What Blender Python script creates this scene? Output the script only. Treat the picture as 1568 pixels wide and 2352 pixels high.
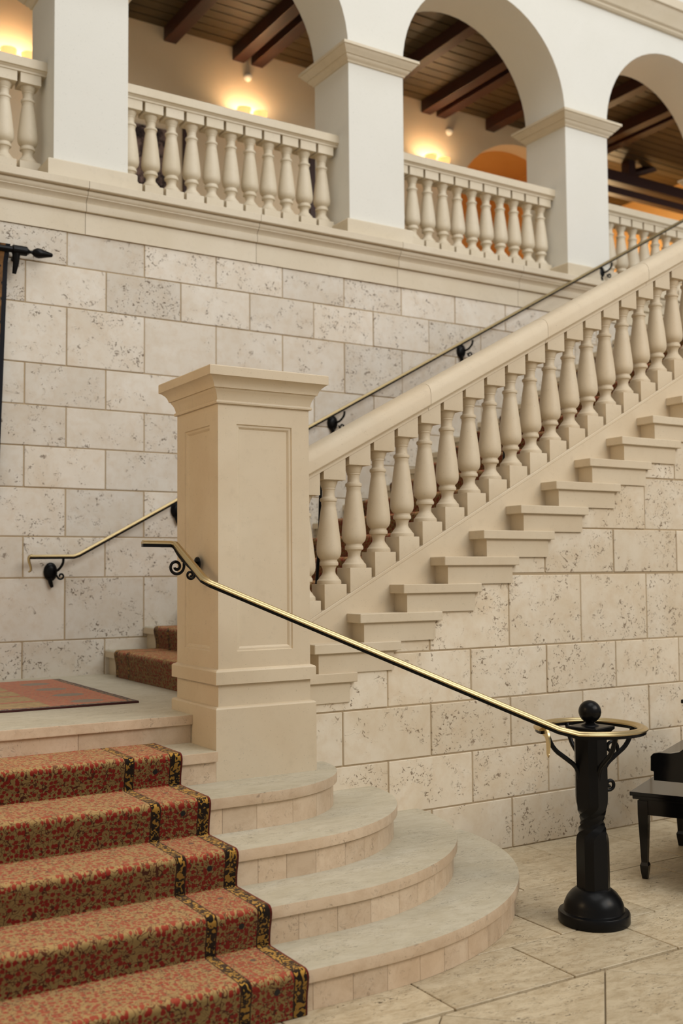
import bpy, bmesh, math, random
from mathutils import Vector, Matrix
rnd = random.Random(7)
for o in list(bpy.data.objects): bpy.data.objects.remove(o)
sc = bpy.context.scene
COL = sc.collection

# ------------------------------------------------------------------ camera
CAM = Vector((-2.2297, -4.8586, 1.6766))
yaw, pit, rol = (math.radians(a) for a in (-31.3818, 3.202, -.4682))
Fw = Vector((-math.sin(yaw)*math.cos(pit), math.cos(yaw)*math.cos(pit), math.sin(pit)))
Rt = Vector((math.cos(yaw), math.sin(yaw), 0)); Up = Rt.cross(Fw)
R2 = Rt*math.cos(rol)+Up*math.sin(rol); U2 = Up*math.cos(rol)-Rt*math.sin(rol)
cd = bpy.data.cameras.new('camera'); cam = bpy.data.objects.new('camera', cd); COL.objects.link(cam)
m = Matrix((R2, U2, -Fw)).transposed().to_4x4(); m.translation = CAM
cam.matrix_world = m
cd.sensor_fit = 'VERTICAL'; cd.sensor_height = 36; cd.sensor_width = 24
cd.lens = 2448.33/2352*36
cd.dof.use_dof = True; cd.dof.focus_distance = 5.45; cd.dof.aperture_fstop = 1.7
cd.clip_end = 200
sc.camera = cam

# ------------------------------------------------------------------ world, light, exposure
w = bpy.data.worlds.new('world'); sc.world = w; w.use_nodes = True
bg = w.node_tree.nodes['Background']; bg.inputs[0].default_value = (1.0, .94, .86, 1); bg.inputs[1].default_value = .345
def area(name, loc, target, sx, sy, power, col):
    l = bpy.data.lights.new(name, 'AREA'); l.shape = 'RECTANGLE'; l.size = sx; l.size_y = sy; l.energy = power; l.color = col
    o = bpy.data.objects.new(name, l); COL.objects.link(o); o.location = loc
    o.rotation_euler = (Vector(target)-Vector(loc)).to_track_quat('-Z', 'Y').to_euler()
    return o
area('hall_windows', (7.0, -12.0, 11.0), (1.8, 1.5, 3.0), 12, 7, 1375, (.985, .985, .965))
area('skylight', (2.0, -3.5, 14.0), (2.0, -3.0, 0), 9, 7, 560, (.99, .99, .97))
def lamp(name, loc, power, col, r=.15):
    l = bpy.data.lights.new(name, 'POINT'); l.energy = power; l.color = col; l.shadow_soft_size = r
    o = bpy.data.objects.new(name, l); COL.objects.link(o); o.location = loc
lamp('chandelier_light', (-4.3, -.3, 3.9), 150, (1, .70, .38), .5)
lamp('chandelier_light', (4.2, -5.2, 3.8), 120, (1, .70, .38), .5)
vs = sc.view_settings
vs.view_transform = 'Standard'; vs.look = 'None'; vs.exposure = 0.0; vs.gamma = 1; vs.use_curve_mapping = False

# ------------------------------------------------------------------ materials
class N:
    def __init__(s, name):
        s.m = bpy.data.materials.new(name); s.m.use_nodes = True; s.t = s.m.node_tree; s.n = s.t.nodes
        s.b = s.n['Principled BSDF']
    def new(s, typ, **kw):
        x = s.n.new(typ)
        for k, v in kw.items():
            if k in x.inputs.keys() or isinstance(k, int): x.inputs[k].default_value = v
            else: setattr(x, k, v)
        return x
    def link(s, a, b): s.t.links.new(a, b)
    def set(s, **kw):
        for k, v in kw.items():
            k = k.replace('_', ' '); i = s.b.inputs[k]
            if hasattr(v, 'is_output') or isinstance(v, bpy.types.NodeSocket): s.link(v, i)
            else: i.default_value = v
    def sock(s, v, i):
        if isinstance(v, bpy.types.NodeSocket): s.link(v, i)
        else: i.default_value = v
    def math(s, op, a, b=0, c=0, clamp=False):
        x = s.n.new('ShaderNodeMath'); x.operation = op; x.use_clamp = clamp
        for q, v in zip(x.inputs, (a, b, c)): s.sock(v, q)
        return x.outputs[0]
    def mix(s, f, a, b, mode='MIX'):
        x = s.n.new('ShaderNodeMix'); x.data_type = 'RGBA'; x.blend_type = mode; x.clamp_factor = True
        s.sock(f, x.inputs[0])
        for v, q in ((a, x.inputs[6]), (b, x.inputs[7])):
            if isinstance(v, bpy.types.NodeSocket): s.link(v, q)
            else: q.default_value = tuple(v)+(1,) if len(v) == 3 else v
        return x.outputs[2]
    def noise(s, vec, scale, detail=4, rough=.55, dist=0):
        x = s.n.new('ShaderNodeTexNoise'); s.link(vec, x.inputs['Vector'])
        x.inputs['Scale'].default_value = scale; x.inputs['Detail'].default_value = detail
        x.inputs['Roughness'].default_value = rough; x.inputs['Distortion'].default_value = dist
        return x.outputs['Fac']
    def voro(s, vec, scale, feature='F1', rand=1.0):
        x = s.n.new('ShaderNodeTexVoronoi'); x.feature = feature; s.link(vec, x.inputs['Vector'])
        x.inputs['Scale'].default_value = scale; x.inputs['Randomness'].default_value = rand
        return x.outputs['Distance']
    def ramp(s, f, lo, hi):
        x = s.n.new('ShaderNodeMapRange'); x.clamp = True; s.link(f, x.inputs[0])
        x.inputs[1].default_value = lo; x.inputs[2].default_value = hi
        return x.outputs[0]
    def coord(s, randomise=True, which='Object', scale=None):
        tc = s.n.new('ShaderNodeTexCoord'); v = tc.outputs[which]
        if randomise:
            oi = s.n.new('ShaderNodeObjectInfo'); s.rand = oi.outputs['Random']
            cx = s.n.new('ShaderNodeCombineXYZ')
            for i, k in enumerate((53., 91., 37.)): s.link(s.math('MULTIPLY', oi.outputs['Random'], k), cx.inputs[i])
            a = s.n.new('ShaderNodeVectorMath'); a.operation = 'ADD'; s.link(v, a.inputs[0]); s.link(cx.outputs[0], a.inputs[1]); v = a.outputs[0]
        if scale:
            mp = s.n.new('ShaderNodeMapping'); mp.inputs['Scale'].default_value = scale; s.link(v, mp.inputs[0]); v = mp.outputs[0]
        return v
    def bump(s, h, strength, dist=.01):
        x = s.n.new('ShaderNodeBump'); x.inputs['Strength'].default_value = strength; x.inputs['Distance'].default_value = dist
        s.link(h, x.inputs['Height']); s.link(x.outputs[0], s.b.inputs['Normal'])
def srgb(r, g, b):
    f = lambda c: ((c/255+.055)/1.055)**2.4 if c > 10 else c/255/12.92
    return (f(r), f(g), f(b))
def flat(name, col, rough=.6, metal=0, **kw):
    q = N(name); q.set(Base_Color=tuple(col)+(1,), Roughness=rough, Metallic=metal, **kw); return q.m

def mk_coquina(name, light, dark, pit=(.20, .14, .09), stain=(.55, .40, .26)):
    q = N(name); v = q.coord()
    n1 = q.noise(v, 2.2, 5, .6, .6); n2 = q.noise(v, 14, 6, .65, .3); n3 = q.noise(v, 5.5, 3, .5, 1.2)
    c = q.mix(q.ramp(n1, .32, .68), light, dark)
    c = q.mix(q.math('MULTIPLY', q.ramp(n2, .45, .75), .35), c, stain)
    st = q.math('MULTIPLY', q.ramp(q.noise(v, 3.1, 4, .6, .8), .60, .76), q.math('MULTIPLY', q.ramp(q.rand, .45, 1), .55))
    c = q.mix(st, c, stain)
    hv = q.n.new('ShaderNodeHueSaturation'); q.link(c, hv.inputs['Color'])
    q.link(q.math('MULTIPLY_ADD', q.rand, .16, .91), hv.inputs['Value']); c = hv.outputs[0]
    # clustered shell pits, more of them in some blocks
    amt = q.ramp(q.math('FRACT', q.math('MULTIPLY', q.rand, 17.3)), .0, 1.)
    clus = q.ramp(q.math('ADD', n3, q.math('MULTIPLY', amt, .17)), .56, .68)
    d = q.math('ADD', q.noise(v, 38, 3, .6, 1.5), q.math('MULTIPLY', q.noise(v, 17, 2, .5, 1.8), .45))
    holes = q.math('MULTIPLY', q.ramp(d, .82, .88), clus)
    big = q.math('MULTIPLY', q.ramp(q.noise(v, 11, 2, .5, 2.2), .665, .72), q.ramp(n3, .50, .6))
    hole = q.math('MAXIMUM', holes, q.math('MULTIPLY', big, .8))
    c = q.mix(q.math('MULTIPLY', hole, .85), c, pit)
    q.set(Base_Color=c, Roughness=.78)
    q.bump(q.math('SUBTRACT', q.math('MULTIPLY', n2, .35), hole), .55, .006)
    return q.m
coquina = mk_coquina('shell_limestone', srgb(224, 218, 207), srgb(211, 201, 185), srgb(104, 86, 68), srgb(196, 172, 140))
coquina_warm = mk_coquina('shell_limestone_warm', srgb(222, 211, 192), srgb(208, 192, 166), srgb(112, 90, 66), srgb(194, 166, 130))

def mk_smooth(name, a, b, speck=.25, rough=.55, streak=None):
    q = N(name); v = q.coord(scale=streak)
    n1 = q.noise(v, 1.6, 4, .6, .4); n2 = q.noise(v, 22, 5, .6); n3 = q.noise(v, 120, 2, .5)
    c = q.mix(q.ramp(n1, .3, .7), a, b)
    c = q.mix(q.math('MULTIPLY', q.ramp(n2, .55, .8), speck), c, [x*.72 for x in b])
    c = q.mix(q.math('MULTIPLY', q.ramp(n3, .68, .74), .45), c, [x*.5 for x in b])
    q.set(Base_Color=c, Roughness=rough); q.bump(n2, .12, .004)
    return q.m
lime = mk_smooth('smooth_limestone', srgb(207, 193, 169), srgb(198, 181, 154))
lime_cool = mk_smooth('gallery_limestone', srgb(216, 205, 184), srgb(206, 193, 168))
def mk_trav(name, a, b, dk, fleck=.8, fs=34, mot=.55):
    q = N(name); v = q.coord(scale=(1, 2.2, 1))
    n1 = q.noise(v, 1.9, 4, .6, .6); n2 = q.noise(v, 4.5, 5, .62, .9); n3 = q.noise(v, fs, 5, .7, 1.6); n4 = q.noise(v, 11, 6, .75, .5)
    c = q.mix(q.ramp(n1, .3, .7), a, b)
    c = q.mix(q.math('MULTIPLY', q.ramp(n4, .42, .7), mot), c, dk)
    p = q.math('MULTIPLY', q.ramp(n3, .565, .64), q.ramp(n2, .44, .60))
    c = q.mix(q.math('MULTIPLY', p, fleck), c, [x*.34 for x in dk])
    hv = q.n.new('ShaderNodeHueSaturation'); q.link(c, hv.inputs['Color']); q.link(q.math('MULTIPLY_ADD', q.rand, .16, .92), hv.inputs['Value'])
    q.set(Base_Color=hv.outputs[0], Roughness=.48); q.bump(q.math('SUBTRACT', q.math('MULTIPLY', n4, .2), p), .35, .004)
    return q.m
trav_tread = mk_trav('travertine_tread', srgb(196, 190, 172), srgb(184, 176, 154), srgb(160, 150, 126), .65)
trav_riser = mk_trav('travertine_riser', srgb(208, 188, 163), srgb(194, 170, 142), srgb(172, 145, 116), .5)
trav_floor = mk_trav('travertine_floor', srgb(202, 189, 162), srgb(186, 170, 141), srgb(148, 128, 96), 1.0, 26, .75)
grout = flat('mortar', srgb(172, 152, 122), .9)
grout_floor = flat('floor_grout', srgb(140, 124, 98), .9)
plaster = mk_smooth('white_plaster', srgb(226, 225, 218), srgb(223, 222, 214), .03, .8)
plaster_warm = mk_smooth('cream_plaster', srgb(228, 212, 186), srgb(224, 206, 178), .03, .85)
plaster_orange = mk_smooth('ochre_plaster', srgb(224, 182, 120), srgb(216, 172, 108), .03, .85)
def mk_wood(name, a, b, scale, rough=.5):
    q = N(name); v = q.coord(scale=scale)
    n = q.noise(v, 3, 6, .65, .8)
    q.set(Base_Color=q.mix(q.ramp(n, .3, .7), a, b), Roughness=rough); q.bump(n, .15, .004)
    return q.m
plank_m = mk_wood('ceiling_plank_wood', srgb(78, 63, 37), srgb(60, 47, 26), (1, 14, 14))
beam_m = mk_wood('dark_beam_wood', srgb(62, 27, 17), srgb(42, 18, 12), (14, 1, 14))
brass = flat('brass', (.60, .47, .25), .28, 1.0)
iron = flat('black_iron', (.004, .004, .0045), .30, Specular_IOR_Level=.16)
lacquer = flat('black_lacquer', (.004, .004, .0045), .12, Specular_IOR_Level=.3)
def mk_carpet():
    q = N('stair_carpet_pile')
    tc = q.n.new('ShaderNodeTexCoord'); sp = q.n.new('ShaderNodeSeparateXYZ'); q.link(tc.outputs['UV'], sp.inputs[0])
    u, v = sp.outputs[0], sp.outputs[1]
    # warp
    nz = q.n.new('ShaderNodeTexNoise'); nz.inputs['Scale'].default_value = 26; nz.inputs['Detail'].default_value = 2; q.link(tc.outputs['UV'], nz.inputs['Vector'])
    vm = q.n.new('ShaderNodeVectorMath'); vm.operation = 'MULTIPLY_ADD'; q.link(nz.outputs['Color'], vm.inputs[0]); vm.inputs[1].default_value = (.011, .011, 0); q.link(tc.outputs['UV'], vm.inputs[2])
    wv = vm.outputs[0]
    tan = q.mix(q.noise(tc.outputs['UV'], 5, 3), srgb(176, 149, 97), srgb(146, 121, 75))
    red = srgb(146, 32, 26); dred = srgb(78, 26, 18)
    blob = q.math('LESS_THAN', q.math('ADD', q.voro(wv, 48, 'F1', .62), q.math('MULTIPLY', q.noise(tc.outputs['UV'], 120, 2), .34)), .615)
    c1_ = q.math('LESS_THAN', q.math('ABSOLUTE', q.math('SUBTRACT', q.noise(wv, 27, 0, .5, 1.2), .5)), .028)
    c2_ = q.math('LESS_THAN', q.math('ABSOLUTE', q.math('SUBTRACT', q.noise(wv, 41, 0, .5, .6), .47)), .025)
    field = q.mix(q.math('MULTIPLY', q.math('MAXIMUM', c1_, c2_), .95), tan, dred)
    field = q.mix(blob, field, red)
    # strip between the border lines is redder
    band = q.math('MULTIPLY', q.math('GREATER_THAN', u, -.45), q.math('LESS_THAN', u, -.262))
    blob2 = q.math('LESS_THAN', q.voro(wv, 88, 'F1', .9), .36)
    field = q.mix(q.math('MULTIPLY', band, blob2), field, red)
    # blue rosettes
    du = q.math('ABSOLUTE', q.math('SUBTRACT', u, -.335)); fv = q.math('SUBTRACT', q.math('FRACT', q.math('DIVIDE', v, .232)), .5)
    dv = q.math('MULTIPLY', q.math('ABSOLUTE', fv), .232)
    rr = q.math('ADD', q.math('SQRT', q.math('ADD', q.math('POWER', du, 2), q.math('POWER', dv, 2))), q.math('MULTIPLY', q.noise(tc.outputs['UV'], 90, 1), .008))
    field = q.mix(q.math('LESS_THAN', rr, .0165), field, srgb(28, 40, 44))
    at0 = q.n.new('ShaderNodeAttribute'); at0.attribute_name = 'pile_sheen'
    field = q.mix(q.math('MULTIPLY', at0.outputs['Fac'], .15), field, srgb(206, 160, 120))  # treads paled toward tan, imitating light caught by the pile
    # border stripes : gold with black scrolls
    gold = q.mix(q.noise(tc.outputs['UV'], 9, 2), srgb(190, 146, 66), srgb(166, 124, 54))
    bl = q.math('GREATER_THAN', q.noise(wv, 48, 1, .5, 1.2), .475)
    stripe = q.mix(bl, gold, srgb(20, 17, 14))
    def rng(a, b): return q.math('MULTIPLY', q.math('GREATER_THAN', u, a), q.math('LESS_THAN', u, b))
    c = q.mix(rng(-.485, -.443), field, stripe); c = q.mix(rng(-.262, -.204), c, stripe)
    for e in (-.485, -.443, -.262): c = q.mix(rng(e-.0028, e+.0028), c, srgb(52, 26, 18))
    c = q.mix(q.math('GREATER_THAN', u, -.209), c, srgb(98, 26, 22))
    # pile sheen painted in: treads paler, risers darker (attribute stored on the runner's mesh)
    at = q.n.new('ShaderNodeAttribute'); at.attribute_name = 'pile_sheen'
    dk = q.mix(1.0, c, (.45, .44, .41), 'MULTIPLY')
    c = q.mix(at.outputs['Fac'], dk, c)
    q.set(Base_Color=c, Roughness=.95, Specular_IOR_Level=.1, Sheen_Weight=.4, Sheen_Roughness=.5, Sheen_Tint=srgb(214, 180, 150)+(1,))
    q.bump(q.noise(tc.outputs['UV'], 420, 2, .6), .5, .003)
    return q.m
carpet_m = mk_carpet()
def mk_rug():
    q = N('landing_rug_pile'); tc = q.n.new('ShaderNodeTexCoord'); sp = q.n.new('ShaderNodeSeparateXYZ'); q.link(tc.outputs['UV'], sp.inputs[0])
    u, v = sp.outputs[0], sp.outputs[1]      # metres from the right edge (u) and front edge (v)
    n = q.noise(tc.outputs['UV'], 24, 4, .65); n2 = q.noise(tc.outputs['UV'], 90, 2)
    base = q.mix(q.ramp(n, .38, .62), srgb(192, 102, 62), srgb(164, 70, 46))
    base = q.mix(q.math('GREATER_THAN', n2, .54), base, srgb(160, 126, 84))
    # olive compartments
    fu = q.math('FRACT', q.math('DIVIDE', q.math('SUBTRACT', u, .42), .62)); fv = q.math('FRACT', q.math('DIVIDE', v, .30))
    box = q.math('MULTIPLY', q.math('GREATER_THAN', fu, .1), q.math('MULTIPLY', q.math('GREATER_THAN', fv, .22), q.math('GREATER_THAN', u, .42)))
    c = q.mix(q.math('MULTIPLY', box, .85), base, q.mix(q.ramp(n, .4, .6), srgb(176, 150, 92), srgb(150, 128, 74)))
    # blue grey medallions along the border
    fv2 = q.math('SUBTRACT', q.math('FRACT', q.math('DIVIDE', v, .36)), .5); du = q.math('DIVIDE', q.math('SUBTRACT', u, .24), .11)
    rr = q.math('ADD', q.math('POWER', du, 2), q.math('POWER', q.math('DIVIDE', fv2, .24), 2))
    c = q.mix(q.math('MULTIPLY', q.math('LESS_THAN', q.math('ADD', rr, q.math('MULTIPLY', n, .8)), 1.15), .8), c, srgb(112, 116, 102))
    edge = q.math('MINIMUM', u, v)
    c = q.mix(q.math('LESS_THAN', edge, .05), c, q.mix(q.math('GREATER_THAN', q.noise(tc.outputs['UV'], 50, 2), .52), srgb(36, 26, 22), srgb(150, 112, 70)))
    c = q.mix(q.math('LESS_THAN', edge, .014), c, srgb(60, 20, 18))
    q.set(Base_Color=c, Roughness=.95, Sheen_Weight=.2); q.bump(n2, .4, .003)
    return q.m
rug_m = mk_rug()
def mk_tapestry(name, ground, fig, dark, edge):
    q = N(name); tc = q.n.new('ShaderNodeTexCoord'); sp = q.n.new('ShaderNodeSeparateXYZ'); q.link(tc.outputs['UV'], sp.inputs[0])
    n = q.noise(tc.outputs['UV'], 9, 4, .6, 1.2); n2 = q.noise(tc.outputs['UV'], 21, 3, .6, .8)
    c = q.mix(q.ramp(n, .42, .58), ground, fig); c = q.mix(q.ramp(n2, .55, .62), c, dark)
    c = q.mix(q.math('LESS_THAN', sp.outputs[0], .032), c, edge)
    q.set(Base_Color=c, Roughness=.95); return q.m
tap_m = mk_tapestry('tapestry_weave', srgb(128, 92, 54), srgb(92, 66, 40), srgb(38, 32, 26), srgb(16, 18, 26))
floral_m = mk_tapestry('floral_hanging_weave', srgb(54, 44, 46), srgb(128, 108, 104), srgb(30, 26, 28), srgb(42, 34, 36))
glass_m = N('sconce_glass'); glass_m.set(Base_Color=srgb(255, 220, 170)+(1,), Roughness=.4, Emission_Color=srgb(255, 190, 110)+(1,), Emission_Strength=1.3); glass_m = glass_m.m

# ------------------------------------------------------------------ mesh helpers
def mesh(name, V, F, mat, smooth=0, bevel=0, uv=None):
    me = bpy.data.meshes.new(name); me.from_pydata([tuple(v) for v in V], [], F); me.materials.append(mat)
    bm = bmesh.new(); bm.from_mesh(me)
    bmesh.ops.recalc_face_normals(bm, faces=bm.faces)
    if bevel: bmesh.ops.bevel(bm, geom=list(bm.edges), offset=bevel, segments=1 if bevel < .004 else 2, affect='EDGES', profile=.7)
    bm.to_mesh(me); bm.free()
    if uv:
        L = me.uv_layers.new(name='UVMap')
        for l in me.loops: L.data[l.index].uv = uv[l.vertex_index]
    if smooth:
        for p in me.polygons: p.use_smooth = True
        me.set_sharp_from_angle(angle=math.radians(smooth))
    return me
def rim(o, mat, lim=.5):
    o.data.materials.append(mat)
    for p in o.data.polygons:
        if abs(p.normal.z) < lim: p.material_index = 1
def put(name, me, parent=None, loc=None, rotz=0):
    o = bpy.data.objects.new(name, me); COL.objects.link(o)
    if loc is not None: o.location = loc
    if rotz: o.rotation_euler = (0, 0, rotz)
    if parent is not None:
        o.parent = parent; o.matrix_parent_inverse = PINV[parent.name]
    return o
PINV = {}
def reg(o):           # remember the inverse of a parent's world transform (parents built in world space)
    mw = Matrix.LocRotScale(o.location, o.rotation_euler, o.scale)
    if o.parent is not None and o.parent.name in PINV: mw = PINV[o.parent.name].inverted() @ o.matrix_parent_inverse @ mw
    PINV[o.name] = mw.inverted(); return o
def obj(name, V, F, mat, parent=None, **kw):
    return reg(put(name, mesh(name, V, F, mat, **kw), parent))
def tag(o, label=None, cat=None, group=None, kind=None):
    for k, v in (('label', label), ('category', cat), ('group', group), ('kind', kind)):
        if v: o[k] = v
    return o
def thing(name, loc, label, cat, group=None):
    o = bpy.data.objects.new(name, None); COL.objects.link(o); o.location = loc; o.empty_display_size = .1
    reg(o); return tag(o, label, cat, group)
def box(x0, x1, y0, y1, z0, z1):
    V = [(x, y, z) for z in (z0, z1) for y in (y0, y1) for x in (x0, x1)]
    return V, [(0, 2, 3, 1), (4, 5, 7, 6), (0, 1, 5, 4), (2, 6, 7, 3), (0, 4, 6, 2), (1, 3, 7, 5)]
def join(*parts):
    V, F = [], []
    for v, f in parts:
        n = len(V); V += list(v); F += [tuple(i+n for i in q) for q in f]
    return V, F
def prism(poly, axis, a, b):
    """extrude a 2-D polygon; axis 'y': poly is (x,z); axis 'z': (x,y); axis 'x': (y,z)"""
    n = len(poly)
    mk = {'y': lambda p, t: (p[0], t, p[1]), 'z': lambda p, t: (p[0], p[1], t), 'x': lambda p, t: (t, p[0], p[1])}[axis]
    V = [mk(p, a) for p in poly]+[mk(p, b) for p in poly]
    F = [tuple(range(n)), tuple(range(2*n-1, n-1, -1))]+[(i, (i+1) % n, n+(i+1) % n, n+i) for i in range(n)]
    return V, F
def lathe(prof, seg=24, cx=0, cy=0, caps=True):
    V, F = [], []
    for r, z in prof:
        for k in range(seg):
            a = 2*math.pi*k/seg; V.append((cx+r*math.cos(a), cy+r*math.sin(a), z))
    for i in range(len(prof)-1):
        for k in range(seg):
            k2 = (k+1) % seg; F.append((i*seg+k, i*seg+k2, (i+1)*seg+k2, (i+1)*seg+k))
    if caps: F += [tuple(range(seg))[::-1], tuple(range((len(prof)-1)*seg, len(prof)*seg))]
    return V, F
def sqlathe(x0, x1, y0, y1, prof):
    """profile (offset, z) swept round a rectangle"""
    V, F = [], []
    for o, z in prof: V += [(x0-o, y0-o, z), (x1+o, y0-o, z), (x1+o, y1+o, z), (x0-o, y1+o, z)]
    for i in range(len(prof)-1):
        for k in range(4): k2 = (k+1) % 4; F.append((i*4+k, i*4+k2, i*4+4+k2, i*4+4+k))
    n = 4*(len(prof)-1); F += [(3, 2, 1, 0), (n, n+1, n+2, n+3)]
    return V, F
def sweep(path, prof, up=(0, 0, 1), closed=False, caps=True):
    """prof: closed (side, up) polygon carried along path with mitred joints"""
    P = [Vector(p) for p in path]; n = len(P); m_ = len(prof); V, F = [], []; up = Vector(up)
    for i in range(n):
        a = P[i]-P[i-1] if (i or closed) else P[1]-P[0]
        b = P[(i+1) % n]-P[i] if (i < n-1 or closed) else P[i]-P[i-1]
        a = a.normalized(); b = b.normalized(); t = (a+b)
        t = t.normalized() if t.length > 1e-6 else a
        s = t.cross(up)
        if s.length < 1e-5: s = t.cross(Vector((1, 0, 0)))
        s.normalize(); u = s.cross(t).normalized()
        k = 1/max(.5, math.sqrt((1+a.dot(b))/2))
        ks = k if abs(a.cross(b).dot(u)) > abs(a.cross(b).dot(s)) else 1; ku = k if ks == 1 else 1
        for q in prof: V.append(P[i]+s*q[0]*ks+u*q[1]*ku)
    for i in range(n if closed else n-1):
        j = (i+1) % n
        for k in range(m_): k2 = (k+1) % m_; F.append((i*m_+k, i*m_+k2, j*m_+k2, j*m_+k))
    if caps and not closed: F += [tuple(range(m_))[::-1], tuple(range((n-1)*m_, n*m_))]
    return V, F
def tube(path, r, seg=8, closed=False, up=(0, 0, 1)):
    rs = r if isinstance(r, (list, tuple)) else None
    c = [(math.cos(2*math.pi*k/seg), math.sin(2*math.pi*k/seg)) for k in range(seg)]
    if not rs: return sweep(path, [(x*r, y*r) for x, y in c], up, closed)
    if len(rs) != len(path):
        f = [i*(len(rs)-1)/(len(path)-1) for i in range(len(path))]
        rs = [rs[min(int(q), len(rs)-2)]*(1-q+min(int(q), len(rs)-2))+rs[min(int(q), len(rs)-2)+1]*(q-min(int(q), len(rs)-2)) for q in f]
    V, F = sweep(path, c, up, closed)
    for i, p in enumerate(path):
        for k in range(seg): V[i*seg+k] = Vector(p)+(V[i*seg+k]-Vector(p))*rs[i]
    return V, F
def chaikin(P, n=2, closed=False):
    for _ in range(n):
        Q = [] if closed else [P[0]]
        for i in range(len(P) if closed else len(P)-1):
            a, b = P[i], P[(i+1) % len(P)]
            Q += [tuple(x*.75+y*.25 for x, y in zip(a, b)), tuple(x*.25+y*.75 for x, y in zip(a, b))]
        P = Q if closed else Q+[P[-1]]
    return P
def spiral(cx, cz, r0, r1, a0, a1, n=22):
    return [(cx+(r0+(r1-r0)*i/n)*math.cos(a0+(a1-a0)*i/n), cz+(r0+(r1-r0)*i/n)*math.sin(a0+(a1-a0)*i/n)) for i in range(n+1)]

# ------------------------------------------------------------------ key dimensions
LV = [0, .16, .32, .48, .648, .80, .945]          # lower step levels
T0, RI, TR, X0 = .96, .16, .2954, .369             # upper flight: T_i = T0 + i RI, X_i = X0 + (i-1) TR
Ti = lambda i: T0+RI*i
Xi = lambda i: X0+(i-1)*TR
YW = 2.75                                          # far wall face
YF = .212                                          # stair side wall face
XL = -3.4                                          # hall's left wall
NST = 20

# ------------------------------------------------------------------ floor with paving slabs
fl = obj('floor', *box(-5.5, 7.5, -8.5, YF+.4, -.12, -.012), grout_floor); tag(fl, kind='structure')
def tile(poly):
    cx = sum(p[0] for p in poly)/len(poly); cy = sum(p[1] for p in poly)/len(poly)
    V, F = prism([(x-cx, y-cy) for x, y in poly], 'z', -.03, 0)
    me = mesh('floor_tile', V, F, trav_floor, bevel=.0025)
    put('floor_tile', me, fl, (cx, cy, rnd.uniform(-.0015, 0)))
g = .0035
def tile_row(y0, y1, x0, pitch):
    x = x0
    while x > XL+.05: x -= pitch
    while x < 7.4:
        a, b = max(x, XL), min(x+pitch, 7.5)
        if b-a > .05 and (y0 > -2 or 1): tile([(a+g, y0+g), (b-g, y0+g), (b-g, y1-g), (a+g, y1-g)])
        x += pitch
tile_row(-.48, .25, 1.545, .61); tile_row(-1.095, -.48, 1.237, .615); tile_row(-1.505, -1.095, .93, .62)
# diagonal field
S = .6; H = S*math.sqrt(.5); yb = -1.52
for r in range(0, 9):
    for k in range(-9, 12):
        cx = .234+.4243+(k+(.5 if r % 2 == 0 else 0))*2*H-.4243; cy = yb-H*r
        if not (XL+.5 < cx < 5.2): continue
        gg = g*1.2; pts = [(cx, cy+H-gg), (cx-H+gg, cy), (cx, cy-H+gg), (cx+H-gg, cy)]
        if r == 0: pts = [(cx-H+gg*2, yb-gg), (cx, cy-H+gg), (cx+H-gg*2, yb-gg)]
        tile(pts)

# ------------------------------------------------------------------ stone block walls
def clip_poly(xa, xb, za, zb, gf, xs):
    """rectangle below the stepped line gf(x); xs = x positions of its steps"""
    if gf is None: return [(xa, za), (xb, za), (xb, zb), (xa, zb)]
    cuts = [xa]+[x for x in xs if xa+.01 < x < xb-.01]+[xb]
    segs = [(a, b, min(zb, gf((a+b)/2))) for a, b in zip(cuts, cuts[1:])]
    segs = [s for s in segs if s[2] > za+.015]
    if not segs: return None
    pts = [(segs[0][0], za), (segs[-1][1], za)]
    for a, b, t in reversed(segs):
        for p in ((b, t), (a, t)):
            if math.dist(pts[-1], p) > 1e-4: pts.append(p)
    out = []
    for p in pts:
        if len(out) >= 2 and ((abs(out[-1][0]-p[0]) < 1e-5 and abs(out[-2][0]-p[0]) < 1e-5) or (abs(out[-1][1]-p[1]) < 1e-5 and abs(out[-2][1]-p[1]) < 1e-5)): out[-1] = p
        else: out.append(p)
    return out
def block_wall(wall, rows, x0, x1, face, mat, gf=None, xs=(), pitch=.6, depth=.09):
    cache = {}
    for za, zb, ph in rows:
        x = ph
        while x > x0: x -= pitch
        while x < x1:
            a, b = max(x, x0), min(x+pitch, x1)
            if b-a > .04:
                gap = .0042
                P = clip_poly(a+gap, b-gap, za+gap, zb-gap, gf, xs)
                if P:
                    key = tuple((round(p[0]-a, 3), round(p[1]-za, 3)) for p in P)
                    if key not in cache:
                        V, F = prism([(p[0]-a, p[1]-za) for p in P], 'y', 0, depth)
                        cache[key] = mesh('stone_block', V, F, mat, bevel=.0035)
                    put('stone_block', cache[key], wall, (a, face+rnd.uniform(-.003, .003), za))
            x += pitch
ROWZ = [1.203, 1.650, 1.943, 2.292, 2.589, 2.884, 3.185, 3.617, 3.922, 4.176]
rows = [(.62, .93, .068), (.93, 1.203, .366)]+[(a, b, .068 if i % 2 == 0 else .366) for i, (a, b) in enumerate(zip(ROWZ, ROWZ[1:]))]
wb = obj('wall_back', *box(XL, 7.4, YW+.005, YW+.4, -.1, 4.45), grout); tag(wb, kind='structure')
block_wall(wb, rows, XL, 7.3, YW, coquina)
gx = [Xi(i)+.53 for i in range(-1, NST+2)]
def gstep(x):
    i = math.floor((x-X0-.53)/TR)+1          # x in [X_i+.53 , X_{i+1}+.53)
    return max(T0, T0+RI*i)
frows = [(0, .3, .26), (.3, .605, .56), (.605, .906, .26), (.906, 1.21, .56)]+[(a, b, .26 if i % 2 == 0 else .56) for i, (a, b) in enumerate(zip([1.21, 1.656]+ROWZ[2:], ROWZ[1:]))]
xx = [.35]+[x for x in gx if .35 < x < 6.2]+[6.2]
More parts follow.
